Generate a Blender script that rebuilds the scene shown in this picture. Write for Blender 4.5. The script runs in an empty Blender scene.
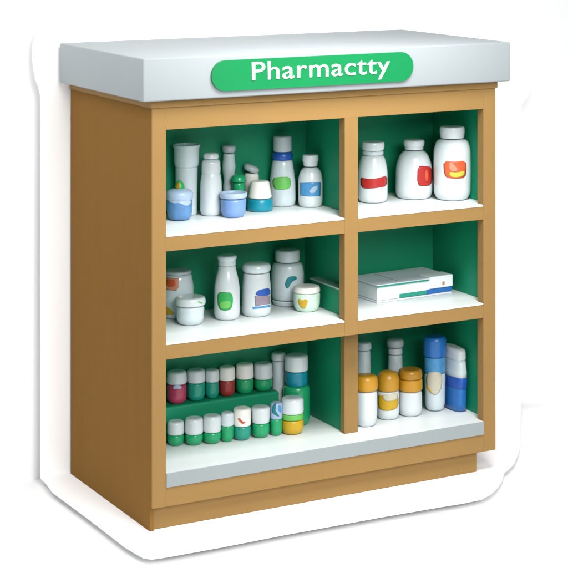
import bpy, bmesh, math, random
from mathutils import Vector
C = bpy.context.scene.collection
SC = bpy.context.scene
R = math.radians

# ------------------------------------------------------------------ camera
F, PPX, PPY = 1899.04, 378.66, -101.63        # focal length and principal point in photo pixels (568 px frame)
CX, CY, CZ, YAW = -2.1909, -5.1255, 1.8486, -0.523
cam_d = bpy.data.cameras.new('camera'); cam = bpy.data.objects.new('camera', cam_d); C.objects.link(cam)
cam.location = (CX, CY, CZ); cam.rotation_euler = (R(90), 0, YAW)
cam_d.sensor_width = 36; cam_d.lens = F / 568 * 36
cam_d.shift_x = (284 - PPX) / 568; cam_d.shift_y = (PPY - 284) / 568
cam_d.clip_start = .1; cam_d.clip_end = 200
SC.camera = cam

# ------------------------------------------------------------------ world, lamps, exposure
w = bpy.data.worlds.new('World'); SC.world = w; w.use_nodes = True
w.node_tree.nodes['Background'].inputs[0].default_value = (.93, .97, 1, 1)
w.node_tree.nodes['Background'].inputs[1].default_value = .48
def area(name, loc, target, size, power, col=(1, 1, 1), sy=None):
    d = bpy.data.lights.new(name, 'AREA'); o = bpy.data.objects.new(name, d); C.objects.link(o)
    d.size = size; d.energy = power; d.color = col
    if sy: d.shape = 'RECTANGLE'; d.size_y = sy
    o.location = loc
    o.rotation_euler = (Vector(target) - Vector(loc)).to_track_quat('-Z', 'Y').to_euler()
    return o
area('key_softbox', (-.45, -5.6, 3.5), (.6, 0, .6), 2.4, 262, (1, .99, .97))
fs = area('added_front_fill', (.5, -1.0, 2.35), (.6, 0, .8), .8, 15, (1, .985, .96)); fs.data.spread = R(85)  # unseen lamp, added so the front fades from top to bottom
area('added_side_fill', (-1.15, .1, 2.45), (0, .3, .8), .7, 13, (1, .985, .96))  # unseen lamp, added to grade the left side downwards
SC.view_settings.view_transform = 'Standard'; SC.view_settings.look = 'None'
SC.view_settings.gamma = 1; SC.view_settings.exposure = .05
SC.cycles.max_bounces = 8; SC.cycles.diffuse_bounces = 5

# ------------------------------------------------------------------ pixel <-> place helpers
cyw, syw = math.cos(YAW), math.sin(YAW)
def proj(x, y, z):
    dx, dy, dz = x - CX, y - CY, z - CZ
    r = cyw * dx + syw * dy; d = -syw * dx + cyw * dy
    return PPX + F * r / d, PPY - F * dz / d, d
def at_z(u, v, z):
    b = (PPY - v) / F; d = (z - CZ) / b; r = (u - PPX) / F * d
    return CX + cyw * r - syw * d, CY + syw * r + cyw * d
def at_uy(u, y):
    a = (u - PPX) / F                    # horizontal direction = a*right + forward
    hx, hy = cyw * a - syw, syw * a + cyw
    t = (y - CY) / hy
    return CX + hx * t
def at_y(u, v, y):
    x = at_uy(u, y); d = proj(x, y, 0)[2]
    return x, CZ + (PPY - v) / F * d

# ------------------------------------------------------------------ materials
def lin(c): return tuple((v / 255 / 12.92) if v <= 10 else ((v / 255 + .055) / 1.055) ** 2.4 for v in c)
MATS = {}
def mat(name, rgb, rough=.4, var=.04, scale=8, bump=0, coat=0, sss=0, linear=False, trans=0, spec=.5, stretch=None):
    if name in MATS: return MATS[name]
    m = bpy.data.materials.new(name); m.use_nodes = True; nt = m.node_tree; b = nt.nodes['Principled BSDF']
    c = rgb if linear else [v * .72 for v in lin(rgb)]
    tc = nt.nodes.new('ShaderNodeTexCoord'); n = nt.nodes.new('ShaderNodeTexNoise')
    n.inputs['Scale'].default_value = scale; n.inputs['Detail'].default_value = 5
    if stretch:
        mp = nt.nodes.new('ShaderNodeMapping'); mp.inputs['Scale'].default_value = stretch
        nt.links.new(tc.outputs['Object'], mp.inputs[0]); nt.links.new(mp.outputs[0], n.inputs['Vector'])
    else: nt.links.new(tc.outputs['Object'], n.inputs['Vector'])
    r = nt.nodes.new('ShaderNodeValToRGB')
    r.color_ramp.elements[0].position = .3; r.color_ramp.elements[1].position = .7
    r.color_ramp.elements[0].color = (*[max(0, v * (1 - var)) for v in c], 1)
    r.color_ramp.elements[1].color = (*[min(1, v * (1 + var)) for v in c], 1)
    nt.links.new(n.outputs[0], r.inputs[0]); nt.links.new(r.outputs[0], b.inputs['Base Color'])
    b.inputs['Roughness'].default_value = rough
    b.inputs['Specular IOR Level'].default_value = spec
    b.inputs['Coat Weight'].default_value = coat; b.inputs['Coat Roughness'].default_value = .15
    if sss:
        b.inputs['Subsurface Weight'].default_value = sss; b.inputs['Subsurface Scale'].default_value = .02
    if trans: b.inputs['Transmission Weight'].default_value = trans
    if bump:
        bp = nt.nodes.new('ShaderNodeBump'); bp.inputs['Strength'].default_value = bump; bp.inputs['Distance'].default_value = .002
        nt.links.new(n.outputs[0], bp.inputs['Height']); nt.links.new(bp.outputs[0], b.inputs['Normal'])
    MATS[name] = m; return m
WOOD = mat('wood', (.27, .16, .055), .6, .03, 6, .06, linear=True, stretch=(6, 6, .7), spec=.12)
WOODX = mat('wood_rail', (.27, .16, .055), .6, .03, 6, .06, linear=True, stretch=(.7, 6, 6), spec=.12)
WOOD_SHADE = mat('wood_side_shade', (.205, .105, .028), .8, .02, 6, .06, linear=True, stretch=(6, 6, .7), spec=.02)  # same wood darkened: shade of the left side put into the colour
GREEN = mat('green_lining', (.006, .24, .122), .5, .05, 5, linear=True, spec=.3)
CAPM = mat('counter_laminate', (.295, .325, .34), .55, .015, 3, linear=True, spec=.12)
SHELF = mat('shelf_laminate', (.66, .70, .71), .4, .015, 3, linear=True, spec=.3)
BOARD_SHADE = mat('shelf_laminate_shade', (.255, .29, .30), .4, .015, 3, linear=True, spec=.3)  # darker copy of the shelf white, shade of the front face in its colour
CARD = mat('white_card', (.965, .97, .98), .7, .005, 4, linear=True, spec=.1)
BACK = mat('wall_paint', (.88, .88, .885), .8, .005, 2, linear=True, spec=.05)
FLOORM = mat('floor_paint', (.88, .88, .885), .8, .005, 2, linear=True, spec=.05)
SIGN = mat('sign_green', (0, 140, 78), .35, .03, 10)
LETTER = mat('letter_white', (240, 250, 244), .4, .01, 10)
WHITE = mat('white_plastic', (.60, .65, .675), .2, .02, 20, linear=True, sss=.15, coat=.3)
WHITE2 = mat('cool_white_plastic', (.56, .64, .675), .2, .02, 20, linear=True, sss=.15, coat=.3)
WARM = mat('warm_white_plastic', (.78, .76, .73), .35, .02, 20, linear=True, sss=.1)
GREYCAP = mat('grey_plastic', (.42, .47, .50), .35, .03, 20, linear=True)
PALEGREEN = mat('pale_green_plastic', (.55, .72, .60), .35, .03, 20, linear=True)
AMBER = mat('amber_plastic', (218, 160, 40), .3, .05, 14, sss=.1)
AMBERD = mat('dark_amber_plastic', (196, 140, 30), .3, .05, 14)
RED = mat('red_print', (196, 44, 42), .4, .08, 40)
REDB = mat('red_plastic', (176, 58, 56), .3, .08, 30)
PINK = mat('pink_plastic', (196, 66, 104), .3, .1, 30)
ORANGE = mat('orange_print', (224, 98, 56), .4, .15, 60)
YLIME = mat('lime_yellow_print', (208, 206, 70), .4, .1, 60)
SALMON = mat('salmon_print', (222, 150, 120), .4, .1, 60)
BLUE = mat('blue_plastic', (40, 118, 200), .28, .06, 20)
DBLUE = mat('deep_blue_print', (36, 92, 190), .35, .08, 30)
SKYB = mat('sky_blue_print', (80, 160, 220), .35, .15, 40)
LBLUE = mat('light_blue_plastic', (128, 166, 226), .32, .05, 20, sss=.1)
PBLUE = mat('pale_blue_plastic', (186, 208, 238), .32, .05, 20)
SLATE = mat('slate_blue_plastic', (98, 150, 206), .3, .2, 30)
TEAL = mat('teal_plastic', (20, 150, 176), .3, .08, 20)
TEALD = mat('teal_print', (20, 140, 150), .35, .05, 20)
VG = mat('vial_green', (34, 176, 116), .22, .06, 20)
VG2 = mat('vial_teal', (34, 166, 142), .22, .06, 20)
LIME = mat('lime_print', (116, 208, 98), .4, .05, 30)
GLABEL = mat('green_print', (46, 180, 90), .4, .06, 30)
YEL = mat('yellow_plastic', (222, 178, 34), .35, .08, 20)
MAUVE = mat('mauve_print', (160, 146, 160), .4, .08, 40)
CREAM = mat('cream_print', (222, 218, 196), .4, .06, 40)
LEDGE = mat('grey_glass', (140, 170, 165), .15, .03, 10, coat=.5)
PAPER = mat('paper_white', (.80, .83, .86), .5, .03, 30, linear=True)
LILAC = mat('lilac_paper', (.66, .68, .76), .5, .03, 30, linear=True)

# ------------------------------------------------------------------ object helpers
def tag(o, label=None, cat=None, group=None, kind=None):
    if label: o['label'] = label
    if cat: o['category'] = cat
    if group: o['group'] = group
    if kind: o['kind'] = kind
    return o
def empty(name, loc):
    o = bpy.data.objects.new(name, None); C.objects.link(o); o.location = loc; o.empty_display_size = .05; return o
def link(name, bm, m, parent=None, origin=(0, 0, 0), smooth=False):
    bmesh.ops.recalc_face_normals(bm, faces=bm.faces)
    me = bpy.data.meshes.new(name)
    for v in bm.verts: v.co -= Vector(origin)
    bm.to_mesh(me); bm.free(); me.materials.append(m)
    if smooth:
        for p in me.polygons: p.use_smooth = True
    o = bpy.data.objects.new(name, me); C.objects.link(o)
    if parent:
        o.parent = parent
        po = parent.location if parent.parent is None else Vector((0, 0, 0))
        o.location = Vector(origin) - po
    else: o.location = origin
    return o
def box_bm(b, bm=None, bev=0):
    bm = bm or bmesh.new(); x0, x1, y0, y1, z0, z1 = b
    vs = [bm.verts.new(p) for p in ((x0,y0,z0),(x1,y0,z0),(x1,y1,z0),(x0,y1,z0),(x0,y0,z1),(x1,y0,z1),(x1,y1,z1),(x0,y1,z1))]
    fs = [bm.faces.new([vs[i] for i in q]) for q in ((0,3,2,1),(4,5,6,7),(0,1,5,4),(1,2,6,5),(2,3,7,6),(3,0,4,7))]
    if bev:
        es = {e for f in fs for e in f.edges}
        bmesh.ops.bevel(bm, geom=list(es), offset=bev, segments=3, profile=.5, affect='EDGES')
    return bm
def boxo(name, b, m, parent=None, bev=.002):
    c = ((b[0]+b[1])/2, (b[2]+b[3])/2, b[4])
    o = link(name, box_bm(b, None, bev), m, parent, c)
    return o
def prism(poly, a0, a1, axis, bev=0):
    """closed prism of a 2-D outline; axis 'y' -> outline in x,z ; axis 'z' -> outline in x,y"""
    bm = bmesh.new()
    f = (lambda p, a: (p[0], a, p[1])) if axis == 'y' else (lambda p, a: (p[0], p[1], a))
    A = [bm.verts.new(f(p, a0)) for p in poly]; B = [bm.verts.new(f(p, a1)) for p in poly]
    fa = bm.faces.new(A); fb = bm.faces.new(B)
    n = len(poly)
    for i in range(n): bm.faces.new((A[i], A[(i+1) % n], B[(i+1) % n], B[i]))
    if bev:
        es = list(set(fa.edges) | set(fb.edges))
        bmesh.ops.bevel(bm, geom=es, offset=bev, segments=2, profile=.5, affect='EDGES')
    return bm
def chaikin(p, n=2, closed=True):
    for _ in range(n):
        q = []
        rng = range(len(p)) if closed else range(len(p) - 1)
        if not closed: q.append(p[0])
        for i in rng:
            a, b = p[i], p[(i+1) % len(p)]
            q += [(a[0]*.75+b[0]*.25, a[1]*.75+b[1]*.25), (a[0]*.25+b[0]*.75, a[1]*.25+b[1]*.75)]
        if not closed: q.append(p[-1])
        p = q
    return p

# ------------------------------------------------------------------ setting: paper backdrop, floor and wall in one sweep
W, D = 1.2, .655
ZF, YW = -.027, .735
bm = bmesh.new(); bm.faces.new([bm.verts.new(p) for p in ((-6, -9, ZF), (8, -9, ZF), (8, YW, ZF), (-6, YW, ZF))])
tag(link('floor', bm, FLOORM), 'plain white floor', 'floor', kind='structure')
bm = bmesh.new(); bm.faces.new([bm.verts.new(p) for p in ((-6, YW, ZF), (8, YW, ZF), (8, YW, 5), (-6, YW, 5))])
tag(link('wall', bm, BACK), 'plain white wall', 'wall', kind='structure')

# white sticker border built as two added boards, gapped to cast its drop shadow
OUT = [(41.1,465),(41.1,380),(41.1,230),(41.2,130),(40.8,95),(39,87),(35.7,79),(33.8,68),(33,57),(33.3,45),(35.3,36),(40,27),(47,20.5),(56,16.5),(66,15),
       (110,14),(180,11.2),(250,8.4),(300,6.6),(340,5.3),(380,4.6),(415,5),(450,9),(483,14),(503,17),(515,21),(524,28),(530,36),(533,46),(533.6,60),(533,78),(531,90),(527,98),(522,104),(521.2,112),(521,200),(521,380)]
YB = .668
poly = []
pz = [at_y(u, v, YB) for u, v in OUT]
right_bottom = at_uy(521, YB)
left_bottom = at_uy(41.1, YB)
pz = [(left_bottom, -.006)] + [p for p in pz if p[1] > .01] + [(right_bottom, -.006)]
bb = link('sticker_border_back', prism(pz, YB, YB + .008, 'y'), CARD, None, (.6, YB, 0))
tag(bb, 'upper part of the white sticker border, built as an upright board behind the cabinet', 'board')
LOW = [(519.8,447),(518,454),(514,463),(508,469),(504,472),(502.5,479),(498,486),(491,493),(482,498),(463,502),(440,505.7),(380,516),(284,533.5),(220,546),(170,555),
       (158,557),(151,557.8),(143.4,556.7),(136,552.5),(125,546),(90,519),(52,491),(44.8,481),(42.3,475),(41.3,467)]
pf = [at_z(u, v - 1, 0) for u, v in LOW]
pf = [p for p in pf if p[1] < YB - .01]
pf = [(right_bottom, YB - .0002)] + pf + [(left_bottom, YB - .0002)]
sb = link('sticker_border_base', prism(pf, -.008, -.0005, 'z'), CARD, None, (.6, .2, -.008))
for px_, py_ in ((.15, .15), (1.05, .15), (.15, .55), (1.05, .55)):
    link('foot', box_bm((px_ - .04, px_ + .04, py_ - .04, py_ + .04, ZF + .0003, -.0083)), CARD, sb, (px_, py_, ZF))  # unseen feet, added to keep the gap that shades the border's lower edge
tag(sb, 'lower part of the white sticker border, built as a flat board under the cabinet', 'board')

# ------------------------------------------------------------------ the cabinet
ZB, ZT, ZC = .068, 1.2588, 1.3856
FT = .035                        # face frame thickness
X0, XS1, XS2, X1 = .046, .6437, .6904, 1.1534
S1T, S1B, S2T, S2B, LT = .857, .815, .5405, .4985, 1.1712
BT, BB = .166, .124              # white bottom board
YI = .36                         # face of the green back lining
cab = empty('pharmacy_cabinet', (.6, .33, 0))
tag(cab, 'brown wooden pharmacy display cabinet with grey white top and six green lined compartments', 'cabinet')
def P(name, b, m=WOOD, parent=cab, bev=.0005):
    return boxo(name, b, m, parent, bev)
P('side_panel', (0, .012, FT, D, 0.0, ZT), WOOD_SHADE, bev=0)
P('side_edge', (0, .0014, .0006, FT, ZB, ZT - .0005), WOOD_SHADE, bev=0)
P('side_panel', (W - .012, W, FT, D, ZB, ZT))
P('back_panel', (.012, W - .012, D - .02, D, 0.001, ZT))
P('toe_kick', (.0125, W - .057, .022, .06, 0, ZB), WOODX)
# left return of the toe kick so that the side reaches the base board
P('toe_return', (0, .012, .012, FT, 0, ZB - .0005), WOOD_SHADE, bev=0)
P('base_panel', (.012, W - .012, FT, D - .02, ZB + .002, ZB + .02))
# face frame
P('stile', (.0016, X0, 0, FT, ZB, ZT - .0005))
P('stile', (X1, W, 0, FT, ZB, ZT - .0005))
P('stile', (XS1, XS2, 0, FT, S2B, LT))
xq0, xq1 = at_uy(344.6, .095), at_uy(358, .095)
P('stile', (xq0, xq1, .095, .12, BT + .0003, S2T - .017))
P('rail', (X0, X1, 0, FT, LT, ZT - .0005), WOODX)
P('rail', (X0, X1, 0, FT, ZB, BB), WOODX)
for zt, zb in ((S1T, S1B), (S2T, S2B)):
    P('rail', (X0, XS1, .0003, FT, zb, zt), WOODX); P('rail', (XS2, X1, .0003, FT, zb, zt), WOODX)
P('moulding', (-.004, W + .004, -.006, D, ZT - .022, ZT), WOODX)
# lining
def G(name, b, m=GREEN, bev=0): return boxo(name, b, m, cab, bev)
G('back_lining', (.015, W - .015, YI, YI + .01, BB, ZT - .03))
G('side_lining', (.0125, .024, FT + .0005, YI, BB, ZT - .03))
G('side_lining', (W - .0165, W - .0125, FT + .0005, YI, BB, ZT - .03))
G('top_lining', (.024, W - .0168, FT + .0005, YI, LT + .004, LT + .016))
XP0, XP1 = .694, .7055
G('partition_edge', (.689, XP1 - .001, FT + .0004, FT + .008, S2T + .007, S1T - .017))
G('partition_edge', (.689, XP1 - .001, FT + .0004, FT + .008, S1T + .007, LT + .003))
G('partition', (.6975, XP1, FT + .0085, YI, S1T + .007, LT + .003))
G('partition', (XP0, XP1, FT + .0085, YI, S2T + .007, S1T - .017))
G('partition', (xq0 + .008, xq1 - .006, .1203, YI, BT + .0005, S2T - .017))
for zt in (S1T, S2T):
    for xa, xb in ((X0, XS1), (XS2, X1)):
        o = P('shelf', (xa + .001, xb - .001, -.001, FT, zt, zt + .006), SHELF, bev=.001)
    P('shelf', (.0245, W - .0168, FT + .0004, YI - .0005, zt - .008, zt + .006), SHELF, bev=0)
    G('shelf_underside', (.0245, W - .0168, FT + .0004, YI - .0005, zt - .016, zt - .0084))
P('bottom_board', (X0 + .0005, X1 - .0005, -.001, FT, BB + .001, BT), SHELF, bev=0)
P('board_front_shade', (X0 + .0005, X1 - .0005, -.004, -.0012, BB, BT - .0003), BOARD_SHADE, bev=.001)  # thin added strip carrying the painted shade of the board's front
P('shelf', (.0245, W - .0168, FT + .0003, YI - .0005, BB + .001, BT), SHELF, bev=0)
G('ledge', (.668, XP0 - .0005, .05, .26, S2T + .0064, S2T + .086))
P('ledge_top', (.660, XP0 - .0005, .045, .262, S2T + .0862, S2T + .092), LEDGE, bev=.001)
# counter top
ct = link('counter_top', box_bm((-.0406, W + .0345, -.035, D - .005, ZT + .0003, ZC), None, .005), CAPM, cab, (.6, .3, ZT), True)
# sign
SY = -.035
sx0, sx1 = at_uy(212, SY - .01), at_uy(413.5, SY - .01)
c0 = at_y(313, 71.3, SY - .01); hh = .0455
pill = []
for k in range(33):
    a = -math.pi/2 + math.pi * k / 32; pill.append((sx1 - hh + hh * math.cos(a), c0[1] + hh * math.sin(a)))
for k in range(33):
    a = math.pi/2 + math.pi * k / 32; pill.append((sx0 + hh + hh * math.cos(a), c0[1] + hh * math.sin(a)))
sg = link('sign', prism(pill, SY - .010, SY - .0002, 'y', .002), SIGN, cab, (c0[0], SY, c0[1]))
sg['label'] = 'green rounded sign reading Pharmactty'
tx = bpy.data.curves.new('lettering', 'FONT'); tx.body = 'Pharmactty'; tx.size = .074; tx.extrude = .0012; tx.offset = .0004
tx.space_character = 1.06
to = bpy.data.objects.new('lettering_curve', tx); C.objects.link(to)
bpy.context.view_layer.update()
me = bpy.data.meshes.new_from_object(to.evaluated_get(bpy.context.evaluated_depsgraph_get()))
C.objects.unlink(to); bpy.data.objects.remove(to)
tx0, tx1 = at_uy(252, SY - .012), at_uy(390, SY - .012)
xs = [v.co.x for v in me.vertices]; ys = [v.co.y for v in me.vertices]
kx = (tx1 - tx0) / (max(xs) - min(xs))
zb_ = at_y(256, 80, SY - .012)[1]
capz = (at_y(256, 60.8, SY - .012)[1] - zb_); ky = capz / (.073 * .74)
print('text scale', kx, ky, min(ys), max(ys))
for v in me.vertices:
    x, y, z = v.co
    v.co = ((x - min(xs)) * kx, -z, y * ky)
me.materials.clear(); me.materials.append(LETTER)
lo = bpy.data.objects.new('lettering', me); C.objects.link(lo); lo.parent = sg
lo.location = Vector((tx0, SY - .0112, zb_)) - Vector((c0[0], SY, c0[1]))

# ------------------------------------------------------------------ turned containers
Z1, Z2, Z3 = S1T + .0062, S2T + .0062, BT + .0003
def fillet(pts, rad):
    """round the corners of a profile polyline"""
    out = [pts[0]]
    for i in range(1, len(pts) - 1):
        a, b, c = Vector(pts[i-1]), Vector(pts[i]), Vector(pts[i+1])
        la, lc = (a - b).length, (c - b).length
        r = min(rad, la * .45, lc * .45)
        if r < 1e-6 or la < 1e-6 or lc < 1e-6: out.append(tuple(b)); continue
        p, q = b + (a - b) / la * r, b + (c - b) / lc * r
        for k in range(5):
            t = k / 4; out.append(tuple(p * (1-t)**2 + b * 2*t*(1-t) + q * t**2))
    out.append(pts[-1]); return out
def lathe(name, prof, m, parent, G, seg=40):
    """prof: (radius, z above G), bottom to top, closed with caps"""
    prof = [(max(r, 0), z) for r, z in prof]
    bm = bmesh.new(); rings = []
    for r, z in prof:
        rings.append([bm.verts.new((G[0] + r * math.cos(2*math.pi*k/seg), G[1] + r * math.sin(2*math.pi*k/seg), G[2] + z)) for k in range(seg)])
    for a, b in zip(rings, rings[1:]):
        for k in range(seg): bm.faces.new((a[k], a[(k+1) % seg], b[(k+1) % seg], b[k]))
    for rg, (r, z) in ((rings[0], prof[0]), (rings[-1], prof[-1])):
        c = bm.verts.new((G[0], G[1], G[2] + z))
        for k in range(seg): bm.faces.new((rg[k], rg[(k+1) % seg], c))
    return link(name, bm, m, parent, G, True)
class Thing:
    """a container measured in photo pixels: every level is (half width, height of its front curve)"""
    def __init__(s, name, label, cat, cu, vb, hwb, z, y=None, group=None):
        s.cu = cu; s.t = .2
        if y is None:
            for _ in range(4):
                x, y_ = at_z(cu, vb - hwb * s.t, z); d = proj(x, y_, z)[2]; s.t = (CZ - z) / d
        else: x, y_ = at_uy(cu, y), y; d = proj(x, y_, z)[2]; s.t = (CZ - z) / d
        s.G = (x, y_, z); s.s = F / d; s.v0 = proj(x, y_, z)[1]
        s.root = empty(name, s.G); tag(s.root, label, cat, group); s.parts = {}
        dx, dy = CX - x, CY - y_; l = math.hypot(dx, dy); s.fx, s.fy = dx/l, dy/l; s.rx, s.ry = -s.fy, s.fx
        if s.rx < 0: s.rx, s.ry = -s.rx, -s.ry
        print('%-34s x %.3f y %.3f r %.3f' % (name, x, y_, hwb / s.s))
    def lv(s, hw, v): return hw / s.s, (s.v0 + hw * s.t - v) / s.s
    def part(s, name, m, prof, fil=2.5, parent=None, open_top=False):
        pr = [s.lv(hw, v) for hw, v in prof]
        pr = [(r, max(z, 0)) for r, z in pr]
        s.parts[name] = pr
        f = fil / s.s
        full = [(pr[0][0] * .3, pr[0][1])] + pr + [(pr[-1][0] * .3, pr[-1][1])]
        if open_top:     # a lip with a shallow recess
            r, z = pr[-1]
            full = [(pr[0][0] * .3, pr[0][1])] + pr + [(r * .86, z), (r * .84, z - .008), (r * .3, z - .008)]
        return lathe(name, fillet(full, f), m, parent or s.root, s.G)
    def decal(s, name, m, poly, host, eps=.0009, smooth=1, parent=None):
        """a thin printed label wrapped on the host part; poly in photo pixels, star-shaped"""
        pr = s.parts[host]
        def rad(z):
            for (r0, z0), (r1, z1) in zip(pr, pr[1:]):
                if z0 <= z <= z1: return r0 + (r1 - r0) * (z - z0) / max(z1 - z0, 1e-6)
            return pr[-1][0] if z > pr[-1][1] else pr[0][0]
        p = chaikin(poly, smooth) if smooth else poly
        if len(p) < 24: 
            q = []
            for i in range(len(p)):
                a, b = p[i], p[(i+1) % len(p)]
                for k in range(4): q.append((a[0] + (b[0]-a[0])*k/4, a[1] + (b[1]-a[1])*k/4))
            p = q
        cx = sum(a for a, b in p) / len(p); cy = sum(b for a, b in p) / len(p)
        bm = bmesh.new(); layers = []
        def pos(u, v, e):
            du = (u - s.cu) / s.s; r = .03; z = 0
            for _ in range(5):
                c = math.sqrt(max(0, 1 - min(1, abs(du) / r) ** 2))
                z = (s.v0 + r * s.s * s.t * c - v) / s.s; r = rad(z)
            sn = max(-.97, min(.97, du / r)); c = math.sqrt(1 - sn * sn); q = r + e
            return (s.G[0] + q * (s.rx * sn + s.fx * c), s.G[1] + q * (s.ry * sn + s.fy * c), s.G[2] + z)
        N = 6
        cv = bm.verts.new(pos(cx, cy, eps)); rings = []
        for k in range(1, N + 1):
            f = k / N; rings.append([bm.verts.new(pos(cx + (a-cx)*f, cy + (b-cy)*f, eps)) for a, b in p])
        rings.append([bm.verts.new(pos(a, b, -.0006)) for a, b in p])
        n = len(p)
        for k in range(n): bm.faces.new((cv, rings[0][k], rings[0][(k+1) % n]))
        for a, b in zip(rings, rings[1:]):
            for k in range(n): bm.faces.new((a[k], b[k], b[(k+1) % n], a[(k+1) % n]))
        return link(name, bm, m, parent or s.root, s.G, True)

# ---- upper left compartment
a = Thing('jar', 'slate blue jar with foamy white top, leftmost on the upper left shelf', 'jar', 179.5, 221, 9, Z1)
a.part('body', SLATE, [(10.5, 221), (12.5, 215), (13, 205), (12.5, 202)], 3)
a.part('lid', PBLUE, [(13, 202), (13.8, 198), (13.4, 194), (10.5, 191.5), (5, 189)], 3)
a.decal('wave', PBLUE, [(168, 201), (173, 203.5), (180, 203), (187, 207), (191.5, 203), (191.5, 200.5), (180, 200), (168, 199)], 'body')
t = a.part('tip', GLABEL, [(4.6, 191.5), (5.2, 188), (3.6, 183.5), (.8, 180)], 1.2)
a.decal('tip_mark', AMBERD, [(175.5, 188.5), (177.5, 183.5), (179.5, 181), (180, 185), (179.5, 189)], 'tip', .0012)

a = Thing('vial', 'tall white vial with wide cup shaped cap behind the slate blue jar', 'vial', 186.5, 0, 10, Z1, y=.305)
a.part('body', WHITE2, [(10.5, a.v0 + 1.8), (10.8, 190), (11.2, 168)], 2)
a.part('cap', WHITE2, [(11.6, 168.5), (12.6, 164), (12.8, 152), (12.9, 149.5), (13.8, 148.5), (13.8, 146.5)], 1.2, open_top=True)

a = Thing('bottle', 'slim white bottle with rounded screw top between slate blue jar and pale blue tub', 'bottle', 211, 216.5, 10, Z1)
a.part('body', WHITE, [(9.5, 216.5), (11, 212), (10.8, 185), (9.6, 176), (8.8, 173.5)], 4)
a.part('collar', WHITE, [(9.2, 175.6), (9.6, 172), (9.2, 163), (6.8, 160)], 2.5)
a.part('cap', WHITE, [(7.4, 159.8), (7.8, 157.5), (7, 154.5), (4, 153)], 2)

a = Thing('bottle', 'thin white bottle at the back, behind the pale blue tub', 'bottle', 228.8, 0, 6.5, Z1, y=.334)
a.part('body', WHITE2, [(5.6, a.v0 + 1), (5.8, 188), (5, 180), (7, 168), (6, 160), (5.8, 154)], 3)
a.part('cap', GREYCAP, [(5.8, 153.2), (6.8, 151), (6.8, 147.5), (5.6, 146)], 1.5)

a = Thing('jar', 'dark green jar with bright green domed lid behind the pale blue tub', 'jar', 238.5, 0, 7, Z1, y=.285)
a.part('body', MATS['vial_green'], [(6, a.v0 + 1), (6.3, 186), (5.6, 183)], 2)
a.part('lid', VG, [(7.4, 183), (7.8, 181), (6.6, 177), (3.5, 174.5)], 3)

a = Thing('tub', 'low pale blue open tub with lighter rim on the upper left shelf', 'tub', 233.3, 217.5, 10, Z1, y=.195)
a.part('body', LBLUE, [(10, a.v0 + 2), (12.2, a.v0 - 2.5), (13, 200)], 3.5)
a.part('rim', PBLUE, [(13.2, 199.8), (13.9, 198), (13.8, 194.5)], 1.5, open_top=True)

a = Thing('bottle', 'small white bottle with slanted grey cap behind the white cone topped jar', 'bottle', 251.5, 0, 7, Z1, y=.33)
a.part('body', WARM, [(7.6, a.v0 + 1.3), (7.6, 190), (7.2, 176), (6, 174)], 2)
c = a.part('cap', GREYCAP, [(6.8, 172.8), (8.2, 170.5), (7.6, 167.5), (4.8, 165.5)], 2.5); 
zc_ = sum(v.co.z for v in c.data.vertices) / len(c.data.vertices)
for v in c.data.vertices: v.co.z -= zc_
c.location.z += zc_; c.rotation_euler = (R(8), R(20), 0)

a = Thing('jar', 'white cone topped jar with a teal blue foot band on the upper left shelf', 'jar', 260, 212.5, 13, Z1)
a.part('base', TEAL, [(12.6, 212.5), (13.4, 209), (12.8, 202.5), (11.8, 200)], 2.5)
a.part('cone', WARM, [(11.9, 199.8), (11.2, 195), (9.4, 184), (8.2, 182)], 2.5)

a = Thing('bottle', 'tall white bottle with bright blue collar and lime green label', 'bottle', 282.5, 205.5, 12, Z1, y=.31)
a.part('body', WHITE2, [(12, a.v0 + 2), (13.4, a.v0 - 3), (13, 184), (12, 176), (10.5, 165), (9.6, 161)], 4)
a.part('collar', DBLUE, [(9.6, 161.3), (10.4, 157), (9, 153)], 1.5)
a.part('cap', GREYCAP, [(9, 152.6), (9.2, 151), (9.2, 138.5), (8.6, 137)], 1.2)
a.decal('label', LIME, [(272.5, 178), (281, 177), (289.5, 177), (291, 183), (289.5, 189), (281, 190), (273.5, 189)], 'body')

a = Thing('bottle', 'round shouldered white bottle with a square blue label', 'bottle', 310.5, 206, 11, Z1, y=.25)
a.part('body', WHITE, [(10.6, a.v0 + 2), (12.2, a.v0 - 2), (12.3, 181), (10.6, 173), (6.8, 168)], 5)
a.part('cap', WHITE, [(7, 167.2), (7.4, 163), (8.2, 161.5), (8, 157), (7.4, 155.8)], 1.4)
a.decal('label', SKYB, [(300.4, 183), (310, 182.7), (320.6, 182.4), (320.2, 196), (310, 196.6), (300.4, 195.5)], 'body', smooth=0)
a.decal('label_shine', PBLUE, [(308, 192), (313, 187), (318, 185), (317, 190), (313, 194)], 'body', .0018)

# ---- upper right compartment
g = 'white medicine bottles on the upper right shelf'
a = Thing('medicine_bottle', 'white bottle with a red band label at the left of the upper right shelf', 'bottle', 372.8, 203.5, 12, Z1, group=g)
a.part('body', WHITE, [(13, 203.5), (15, 199), (14.8, 172), (12.6, 161), (10.5, 156.5)], 5)
a.part('neck', WHITE2, [(10.6, 156.3), (11, 154), (10.4, 152)], 1)
a.part('cap', WHITE, [(11, 151.8), (11.8, 149), (11.6, 144.5), (10.8, 143.2)], 1.8)
a.decal('label', RED, [(360.5, 177), (366, 179), (374, 179), (381, 177.5), (387, 175.5), (387, 186), (378, 188), (366, 189), (361, 187)], 'body')
a = Thing('medicine_bottle', 'broad white bottle with a square red label on the upper right shelf', 'bottle', 414, 200, 16, Z1, group=g)
a.part('body', WHITE, [(16.5, 200), (18.6, 194), (18.2, 168), (14.4, 157), (9.6, 151.5)], 6)
a.part('cap', WHITE, [(9.8, 150.8), (9.2, 148.5), (10.6, 146.5), (10.6, 142.5), (9, 140.8)], 1.5)
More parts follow.
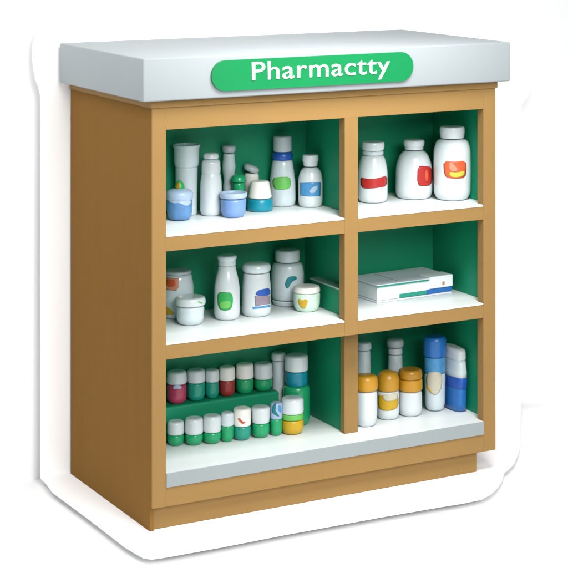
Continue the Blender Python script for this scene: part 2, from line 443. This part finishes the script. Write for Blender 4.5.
a.decal('label', RED, [(417.5, 166.5), (424, 166), (431.5, 167), (432, 176), (431, 185), (424, 186.6), (417, 185.5)], 'body')
a.decal('label_mark', ORANGE, [(425, 170), (428, 170), (428, 181), (425, 181)], 'body', .0018)
a = Thing('medicine_bottle', 'tallest white bottle, with an orange and yellow label, on the upper right shelf', 'bottle', 452.2, 197.5, 16, Z1, y=.15, group=g)
a.part('body', WHITE, [(15, a.v0 + 2.6), (18.4, a.v0 - 3), (18.8, 178), (18.6, 152), (16, 143.5), (12, 140.5)], 6)
a.part('cap', WHITE, [(12, 139.8), (12.4, 135), (12.6, 134), (12.4, 129.5), (11.6, 128.2)], 1.2)
a.decal('label', ORANGE, [(443.5, 161.5), (455, 161.5), (465.5, 160.8), (466.5, 169), (465, 178), (456, 179), (446, 178), (444, 172)], 'body')
a.decal('label_mark', YLIME, [(449, 172), (457, 173), (464.5, 170.5), (464, 176), (455, 177.6), (450, 176.5)], 'body', .0018)
a.decal('label_mark', SALMON, [(449, 163.5), (452, 163), (456, 167), (458, 171.5), (453, 172), (449.5, 170)], 'body', .0018)

# ---- middle left compartment
a = Thing('jar', 'wide white jar with an orange label, partly hidden by the left post', 'jar', 178, 0, 14, Z2, y=.305)
a.part('body', WHITE2, [(14, a.v0 + 3), (15.6, a.v0 - 3), (15.8, 290), (14.2, 280), (13, 276.5)], 4)
a.part('lid', GREYCAP, [(13.4, 276.3), (13.6, 274.5), (12.6, 272.8)], 1)
a.decal('label', SALMON, [(165, 276.5), (172, 278), (179, 278.5), (178.5, 288), (176, 291), (165, 289.5)], 'body', smooth=0)
a.decal('label_mark', ORANGE, [(166.5, 279), (172, 280), (176, 280.5), (175.5, 287), (166.5, 286.5)], 'body', .0016)
a.decal('yellow_patch', YEL, [(165, 305), (169, 308), (173, 311.5), (175, 314), (165, 315)], 'body')

a = Thing('pot', 'small low white pot with rounded lid in front of the orange labelled jar', 'pot', 190.3, 325, 12, Z2, y=.2)
a.part('body', WHITE2, [(11, a.v0 + 2.4), (13.6, a.v0 - 1.5), (14.2, 308)], 4)
a.part('lid', WHITE, [(15, 308), (15.6, 304.5), (14.8, 300.5), (12.5, 299)], 2)
a.decal('rim_mark', LIME, [(197, 301.5), (201, 302), (203, 304), (200, 303.8)], 'lid', .0012)

a = Thing('bottle', 'white narrow necked bottle with a green label on the middle left shelf', 'bottle', 227, 321, 11, Z2)
a.part('body', WHITE, [(11, 321), (13, 316), (12.7, 290), (11.4, 281), (9, 271), (8.6, 267)], 5)
a.part('cap', WHITE2, [(9, 267), (8.8, 264), (8.8, 261.5), (9.8, 260.2), (9.6, 257.8), (8.6, 256.8)], 1)
a.decal('label', GLABEL, [(218, 292), (225, 292.5), (232, 293), (233, 301), (231.5, 309), (226, 311), (219.5, 309.5), (217.5, 302)], 'body')
a.decal('label_mark', LIME, [(219.5, 302), (225, 301), (231, 301.5), (230.5, 307.5), (225.5, 309), (220, 308)], 'body', .0016)

a = Thing('jar', 'straight white jar with domed lid and a blue and mauve label', 'jar', 256.4, 317.5, 13, Z2)
a.part('body', WHITE, [(13, 317.5), (14.9, 313), (14.4, 290), (13.3, 278), (12.8, 275)], 4)
a.part('lid', WHITE2, [(13, 274.6), (14.6, 271.5), (13.6, 266.5), (8, 264)], 3)
a.decal('label', DBLUE, [(255, 296), (257, 291), (264, 289), (270, 288.5), (270.2, 296)], 'body')
a.decal('label', MAUVE, [(254.5, 296), (262, 296), (270, 295.5), (270, 304), (262, 305), (255.5, 306.5)], 'body', smooth=0)
a.decal('label_line', SKYB, [(252.5, 307), (262, 306.3), (270, 305), (270, 307), (262, 308.3), (253, 309)], 'body', smooth=0)

a = Thing('jar', 'largest white jar, with a curved teal mark, behind the yellow heart cup', 'jar', 287.5, 0, 14, Z2, y=.30)
a.part('base', WHITE2, [(14, a.v0 + 3.4), (15.4, a.v0 - 1), (15, 302)], 2.5)
a.part('body', WHITE2, [(14.8, 301.6), (16, 297), (16.6, 276), (15, 267), (12, 264.5)], 4)
a.part('cap', WHITE2, [(12, 263.8), (12.6, 260), (12.3, 253.5), (11.2, 251.8)], 2)
a.decal('mark', TEALD, [(285.5, 287.5), (285, 283), (287, 278.5), (291, 276.5), (296, 276.5), (297, 279.5), (292.5, 281.5), (290, 285), (288, 289)], 'body')

a = Thing('cup', 'small pale green cup with a yellow heart on the middle left shelf', 'cup', 306.8, 312.5, 11, Z2)
a.part('body', PALEGREEN, [(10.6, 312.5), (13, 308), (13.4, 300), (13.4, 295)], 3.5)
a.part('lid', WARM, [(13.5, 294.8), (13.3, 291), (12.4, 288.6)], 1.5)
a.decal('heart', YEL, [(297.6, 300), (299.5, 298.5), (302.5, 301), (305.5, 298.8), (308, 300.5), (307.3, 304.5), (304.5, 309.3), (300, 306.5)], 'body', smooth=1)

# ---- middle right compartment: closed medicine pack lying flat
bx = empty('medicine_pack', (0, 0, 0)); tag(bx, 'flat white paper pack with green and blue stripes lying on the middle right shelf', 'pack')
pA = at_z(377, 303.5, Z2); pB = at_z(452, 293, Z2); pC = at_z(352, 290, Z2)
A = Vector((pA[0], pA[1], Z2)); B = Vector((pB[0], pB[1], Z2)); ux = (B - A).normalized(); L = (B - A).length
uy = Vector((-ux.y, ux.x, 0)); H = .059; DP = min(.26, (YI - .01 - max(A.y, B.y)) / uy.y)
bx.location = A
def obb(name, l0, l1, d0, d1, h0, h1, m, parent=bx, bev=.003, skew=0):
    bm = box_bm((l0, l1, d0, d1, h0, h1), None, bev)
    for v in bm.verts:
        l, d, h = v.co; v.co = ux * l + uy * (d) + Vector((0, 0, h))
    bmesh.ops.recalc_face_normals(bm, faces=bm.faces)
    me = bpy.data.meshes.new(name); bm.to_mesh(me); bm.free(); me.materials.append(m)
    for p in me.polygons: p.use_smooth = False
    o = bpy.data.objects.new(name, me); C.objects.link(o); o.parent = parent; return o
print('pack', A, B, L, uy, DP, H)
obb('page_block', .003, L - .004, .003, DP, .006, H - .006, PAPER)
obb('cover', 0, L, 0, DP + .002, 0, .0055, LILAC, bev=.002)
obb('cover', -.001, L + .001, -.002, DP + .002, H - .0055, H, LILAC, bev=.0025)
obb('stripe', L * .30, L * .66, .0012, .004, .007, .020, MATS['vial_teal'], bev=.0008)
obb('stripe', L * .66, L + .0004, .0008, .03, .007, .022, BLUE, bev=.0008)
obb('flap', L * .70, L + .002, -.003, DP * .35, .0235, H + .003, PAPER, bev=.003)
obb('dot', L * .86, L * .89, -.0045, -.0028, .031, .043, SALMON, bev=.0008)
obb('band', -.0012, L * .68, -.0035, -.0018, H - .008, H - .003, MATS['vial_teal'], bev=.0005)
obb('seam', L * .30, L * .315, .01, DP * .9, H + .0001, H + .0012, GREYCAP, bev=.0003)

# ---- bottom left compartment: green vials in two rows on a stepped green riser
YR = .325
x_, ztop = at_y(212, 397.5, YR)
ZR = ztop
print('riser top', ZR)
rs = boxo('riser', (.026, .564, YR - .038, YI - .003, BT + .0004, ZR), GREEN, None, .006)
tag(rs, 'long green riser step under the upper row of green vials', 'riser')
g = 'capped vials in the upper row on the green riser'
up = [ (176.7, 9.8, 385.5, PINK, WHITE, 'pink vial with white cap, leftmost in the upper row', 369.5),
       (196, 9, 384, VG2, WHITE, 'teal vial with white cap, just right of the pink one in the upper row', 367.8),
       (212, 7, 383, VG2, WHITE, 'narrow teal vial with white cap, just left of the red one', 367.5),
       (227, 7.9, 381.5, REDB, WARM, 'red vial with cream cap in the upper row', 364.8),
       (244.6, 8.7, 380, VG, WARM, 'green vial with cream cap, just right of the red one', 361.8),
       (263, 9.2, 380.3, VG, WHITE, 'green vial with white cap, rightmost of the short ones in the upper row', 361.4)]
for cu, hw, vc, mb, mc, txt, vt in up:
    a = Thing('vial', txt, 'vial', cu, 0, hw, ZR, y=YR, group=g)
    vb = a.v0 + hw * a.t
    a.part('body', mb, [(hw * .7, vb - .3), (hw, vb - 4), (hw, vc)], 3)
    a.part('cap', mc, [(hw * 1.0, vc), (hw * 1.04, vc - 2), (hw * 1.0, vt + 5), (hw * .8, vt + 3)], 2)
    if mb is PINK:
        a.decal('blossom', PBLUE, [(cu - 4, vc + 1), (cu, vc - 1), (cu + 5, vc + .5), (cu + 4, vc + 4), (cu, vc + 3), (cu - 3, vc + 4)], 'body', .0016)
a = Thing('vial', 'tall pale vial behind the big green bottle with white cap', 'vial', 278.5, 0, 6, Z3, y=.334)
a.part('body', WHITE2, [(6.2, a.v0 + 1.2), (6.8, 375), (7, 362)], 2)
a.part('cap', WHITE, [(7.4, 361.8), (7.6, 359), (7, 355), (5, 353.5)], 2)
a = Thing('bottle', 'big green bottle with teal neck and white cap behind the yellow vial', 'bottle', 296.5, 0, 13, Z3, y=.275)
vb = a.v0 + 13 * a.t
a.part('body', VG, [(11.5, vb - .3), (13.5, vb - 5), (13.4, 392), (12, 388)], 5)
a.part('neck', TEAL, [(10, 388), (11.2, 385), (11.2, 373.5)], 2)
a.part('cap', WHITE, [(11.6, 373.2), (11.8, 371), (11.6, 359), (9.6, 357), (6.5, 355.8)], 2)
g = 'capped vials in the lower row on the bottom left shelf'
lo_ = [(175.8, 8.4, 447, 436, VG, WHITE, 'white cap, leftmost in the lower row', 421),
       (194, 9, 446.5, 435.5, VG, WHITE, 'white cap, second from the left in the lower row', 418),
       (212, 9, 445, 433.5, VG, WHITE, 'tall white cap, third from the left in the lower row', 415.5),
       (227.2, 6.4, 442.8, 427, VG, WHITE2, 'narrow pale cap, just left of the orange marked cap', 412),
       (242, 8.9, 441.5, 427.5, VG2, WARM, 'cream cap bearing a curved orange mark', 408),
       (260.6, 8.8, 439, 424.5, VG, WHITE, 'flared white cap, just right of the orange marked one', 407),
       (276.2, 6.2, 436.5, 420, VG, PBLUE, 'blue swirled cap beside the yellow vial', 402)]
for cu, hw, vb, vc, mb, mc, txt, vt in lo_:
    a = Thing('vial', 'green vial with %s' % txt, 'vial', cu, vb, hw, Z3, group=g)
    a.part('body', mb, [(hw * .7, vb), (hw, vb - 4), (hw, vc)], 3)
    fl = 1.1 if 'flared' in txt else 1.0
    a.part('cap', mc, [(hw * .98, vc), (hw * 1.02, vc - 2), (hw * fl, vt + 3.5), (hw * .82 * fl, vt + 1.5)], 2)
    if mc is WARM: a.decal('mark', ORANGE, [(237.5, 418.5), (239.5, 418), (243, 422), (246, 422.5), (243, 424.3), (240.5, 422.5)], 'cap')
    if mc is PBLUE:
        a.decal('swirl', TEALD, [(271.5, 411), (273, 405), (277, 402.5), (274.5, 408), (277, 414), (280, 417), (275, 415.5)], 'cap')
        a.decal('swirl', SKYB, [(277.5, 408), (279.5, 404.5), (281.5, 408), (281, 413), (279, 412)], 'cap')
a = Thing('vial', 'yellow vial with lime band and wide white cap', 'vial', 292.3, 435.5, 10, Z3, group=g)
a.part('body', YEL, [(9, 435.5), (11.3, 431), (11.2, 421.5)], 3)
a.part('band', LIME, [(11.2, 421.3), (11.2, 416)], .5)
a.part('cap', WHITE, [(11.2, 415.7), (11.6, 413), (11.3, 402), (9, 399.5)], 2.2)

# ---- bottom right compartment
a = Thing('bottle', 'tall pale grey bottle at the back left of the bottom right compartment', 'bottle', 363.5, 0, 7, Z3, y=.29)
a.part('body', WHITE2, [(7, a.v0 + 1.8), (7.4, 372), (6.9, 352)], 2)
a.part('cap', WHITE2, [(7.6, 351.6), (8.2, 349), (7.4, 344.5), (5.5, 343)], 2)
a = Thing('bottle', 'slim grey bottle with round cap rising behind the amber capped bottles', 'bottle', 395.3, 0, 7.5, Z3, y=.29)
a.part('body', WHITE2, [(7, a.v0 + 1.8), (7.5, 372), (7, 356)], 2)
a.part('collar', WHITE, [(7.2, 355.6), (7.4, 354), (7, 349.6)], 1)
a.part('cap', GREYCAP, [(7.6, 349.2), (8.6, 346.5), (8.2, 342), (6, 340)], 2)
g = 'amber capped bottles in the bottom right compartment'
a = Thing('amber_bottle', 'white bottle with a plain amber cap nearest the centre post', 'bottle', 366, 427.5, 9, Z3, group=g)
a.part('body', WHITE, [(8.8, 427.5), (11.2, 421), (11.5, 404), (11, 393)], 5)
a.part('cap', AMBER, [(11.4, 392.8), (12, 390), (11.6, 381), (9.5, 377.5), (5, 375.6)], 3)
a = Thing('amber_bottle', 'white bottle with a domed amber cap and amber label in the middle', 'bottle', 388, 420.5, 10, Z3, group=g)
a.part('body', WHITE, [(9.5, 420.5), (11.4, 416), (11.2, 393)], 3)
a.part('cap', AMBER, [(11, 392.8), (11.4, 389), (11.3, 380), (8.5, 374), (4, 371.5)], 5)
a.decal('label', YEL, [(377.8, 394.5), (384, 396), (398, 393.5), (398.6, 407), (391, 411), (382, 410.5), (378, 407)], 'body')
a.decal('label_mark', CREAM, [(382, 395), (390, 394.5), (397.6, 393), (397.4, 399), (390, 401.5), (384, 400.5)], 'body', .0017)
a = Thing('amber_bottle', 'broad white bottle with a wide two tone amber cap beside the blue spray bottle', 'bottle', 410.3, 417.3, 10.5, Z3, group=g)
a.part('body', WHITE, [(10, 417.3), (12, 412), (11.7, 393)], 4)
a.part('cap', AMBER, [(11.7, 392.8), (12.2, 391), (12, 381.5)], 1.5)
a.part('cap_top', AMBERD, [(12, 381.2), (12, 375), (10.5, 371.5)], 2)
a = Thing('spray_bottle', 'upright spray bottle with blue cap and oval cream label', 'bottle', 435, 408.5, 9, Z3, y=.195)
a.part('body', WHITE2, [(8.2, a.v0 + 1.8), (10.2, a.v0 - 4), (10.6, 375)], 4)
a.part('band', MATS['sky_blue_print'], [(10.6, 374.6), (10.7, 371), (10.6, 359)], 1)
a.part('cap', BLUE, [(11.2, 358.6), (11.6, 356), (11.4, 342), (10, 338.6)], 2.2)
a.decal('label', CREAM, [(427, 373), (434, 371.8), (441.5, 372.5), (442.3, 382), (440.5, 391), (435.5, 396), (429.5, 392.5), (426, 383)], 'body')
a.decal('label_mark', YEL, [(426.8, 384), (430, 389), (432, 392.5), (429.5, 391.5), (427.3, 388.5)], 'body', .0017)

# squeeze bottle standing against the right wall with its broad face turned left
q = at_z(468, 409, Z3)
sq = empty('squeeze_bottle', (1.155, .185, Z3)); tag(sq, 'blue squeeze bottle with white cap and shoulder beside the right wall', 'bottle')
print('squeeze', q)
def slabpart(name, m, levels, hy_hx, lean=.0, fil=1, parent=sq, seg=36):
    """levels: (half depth y, half thickness x, z, y offset); superellipse cross-section"""
    bm = bmesh.new(); rings = []
    for hy, hx, z, oy in levels:
        rg = []
        for k in range(seg):
            t = 2 * math.pi * k / seg; c, s_ = math.cos(t), math.sin(t); e = 2 / 2.8
            rg.append(bm.verts.new((hx * math.copysign(abs(c) ** e, c), oy + hy * math.copysign(abs(s_) ** e, s_), z)))
        rings.append(rg)
    for a_, b_ in zip(rings, rings[1:]):
        for k in range(seg): bm.faces.new((a_[k], a_[(k+1) % seg], b_[(k+1) % seg], b_[k]))
    bm.faces.new(rings[0]); bm.faces.new(rings[-1])
    bmesh.ops.recalc_face_normals(bm, faces=bm.faces)
    me = bpy.data.meshes.new(name); bm.to_mesh(me); bm.free(); me.materials.append(m)
    for p in me.polygons: p.use_smooth = len(p.vertices) == 4
    o = bpy.data.objects.new(name, me); C.objects.link(o); o.parent = parent; return o
slabpart('body', BLUE, [(.046, .018, 0, -.008), (.054, .024, .004, -.008), (.060, .023, .03, -.005), (.066, .0235, .07, 0), (.068, .0235, .108, 0)], 1)
slabpart('shoulder', WHITE2, [(.068, .0235, .1083, 0), (.068, .0235, .13, 0), (.064, .0215, .157, 0), (.058, .024, .168, 0)], 1)
slabpart('cap', WHITE, [(.060, .025, .1683, 0), (.064, .0215, .172, 0), (.063, .021, .192, 0), (.058, .022, .200, 0), (.045, .015, .204, 0)], 1)
pl = slabpart('label_band', DBLUE, [(.0675, .0241, .076, 0), (.0685, .0247, .078, 0), (.0692, .0249, .110, 0), (.0682, .0241, .112, 0)], 1)
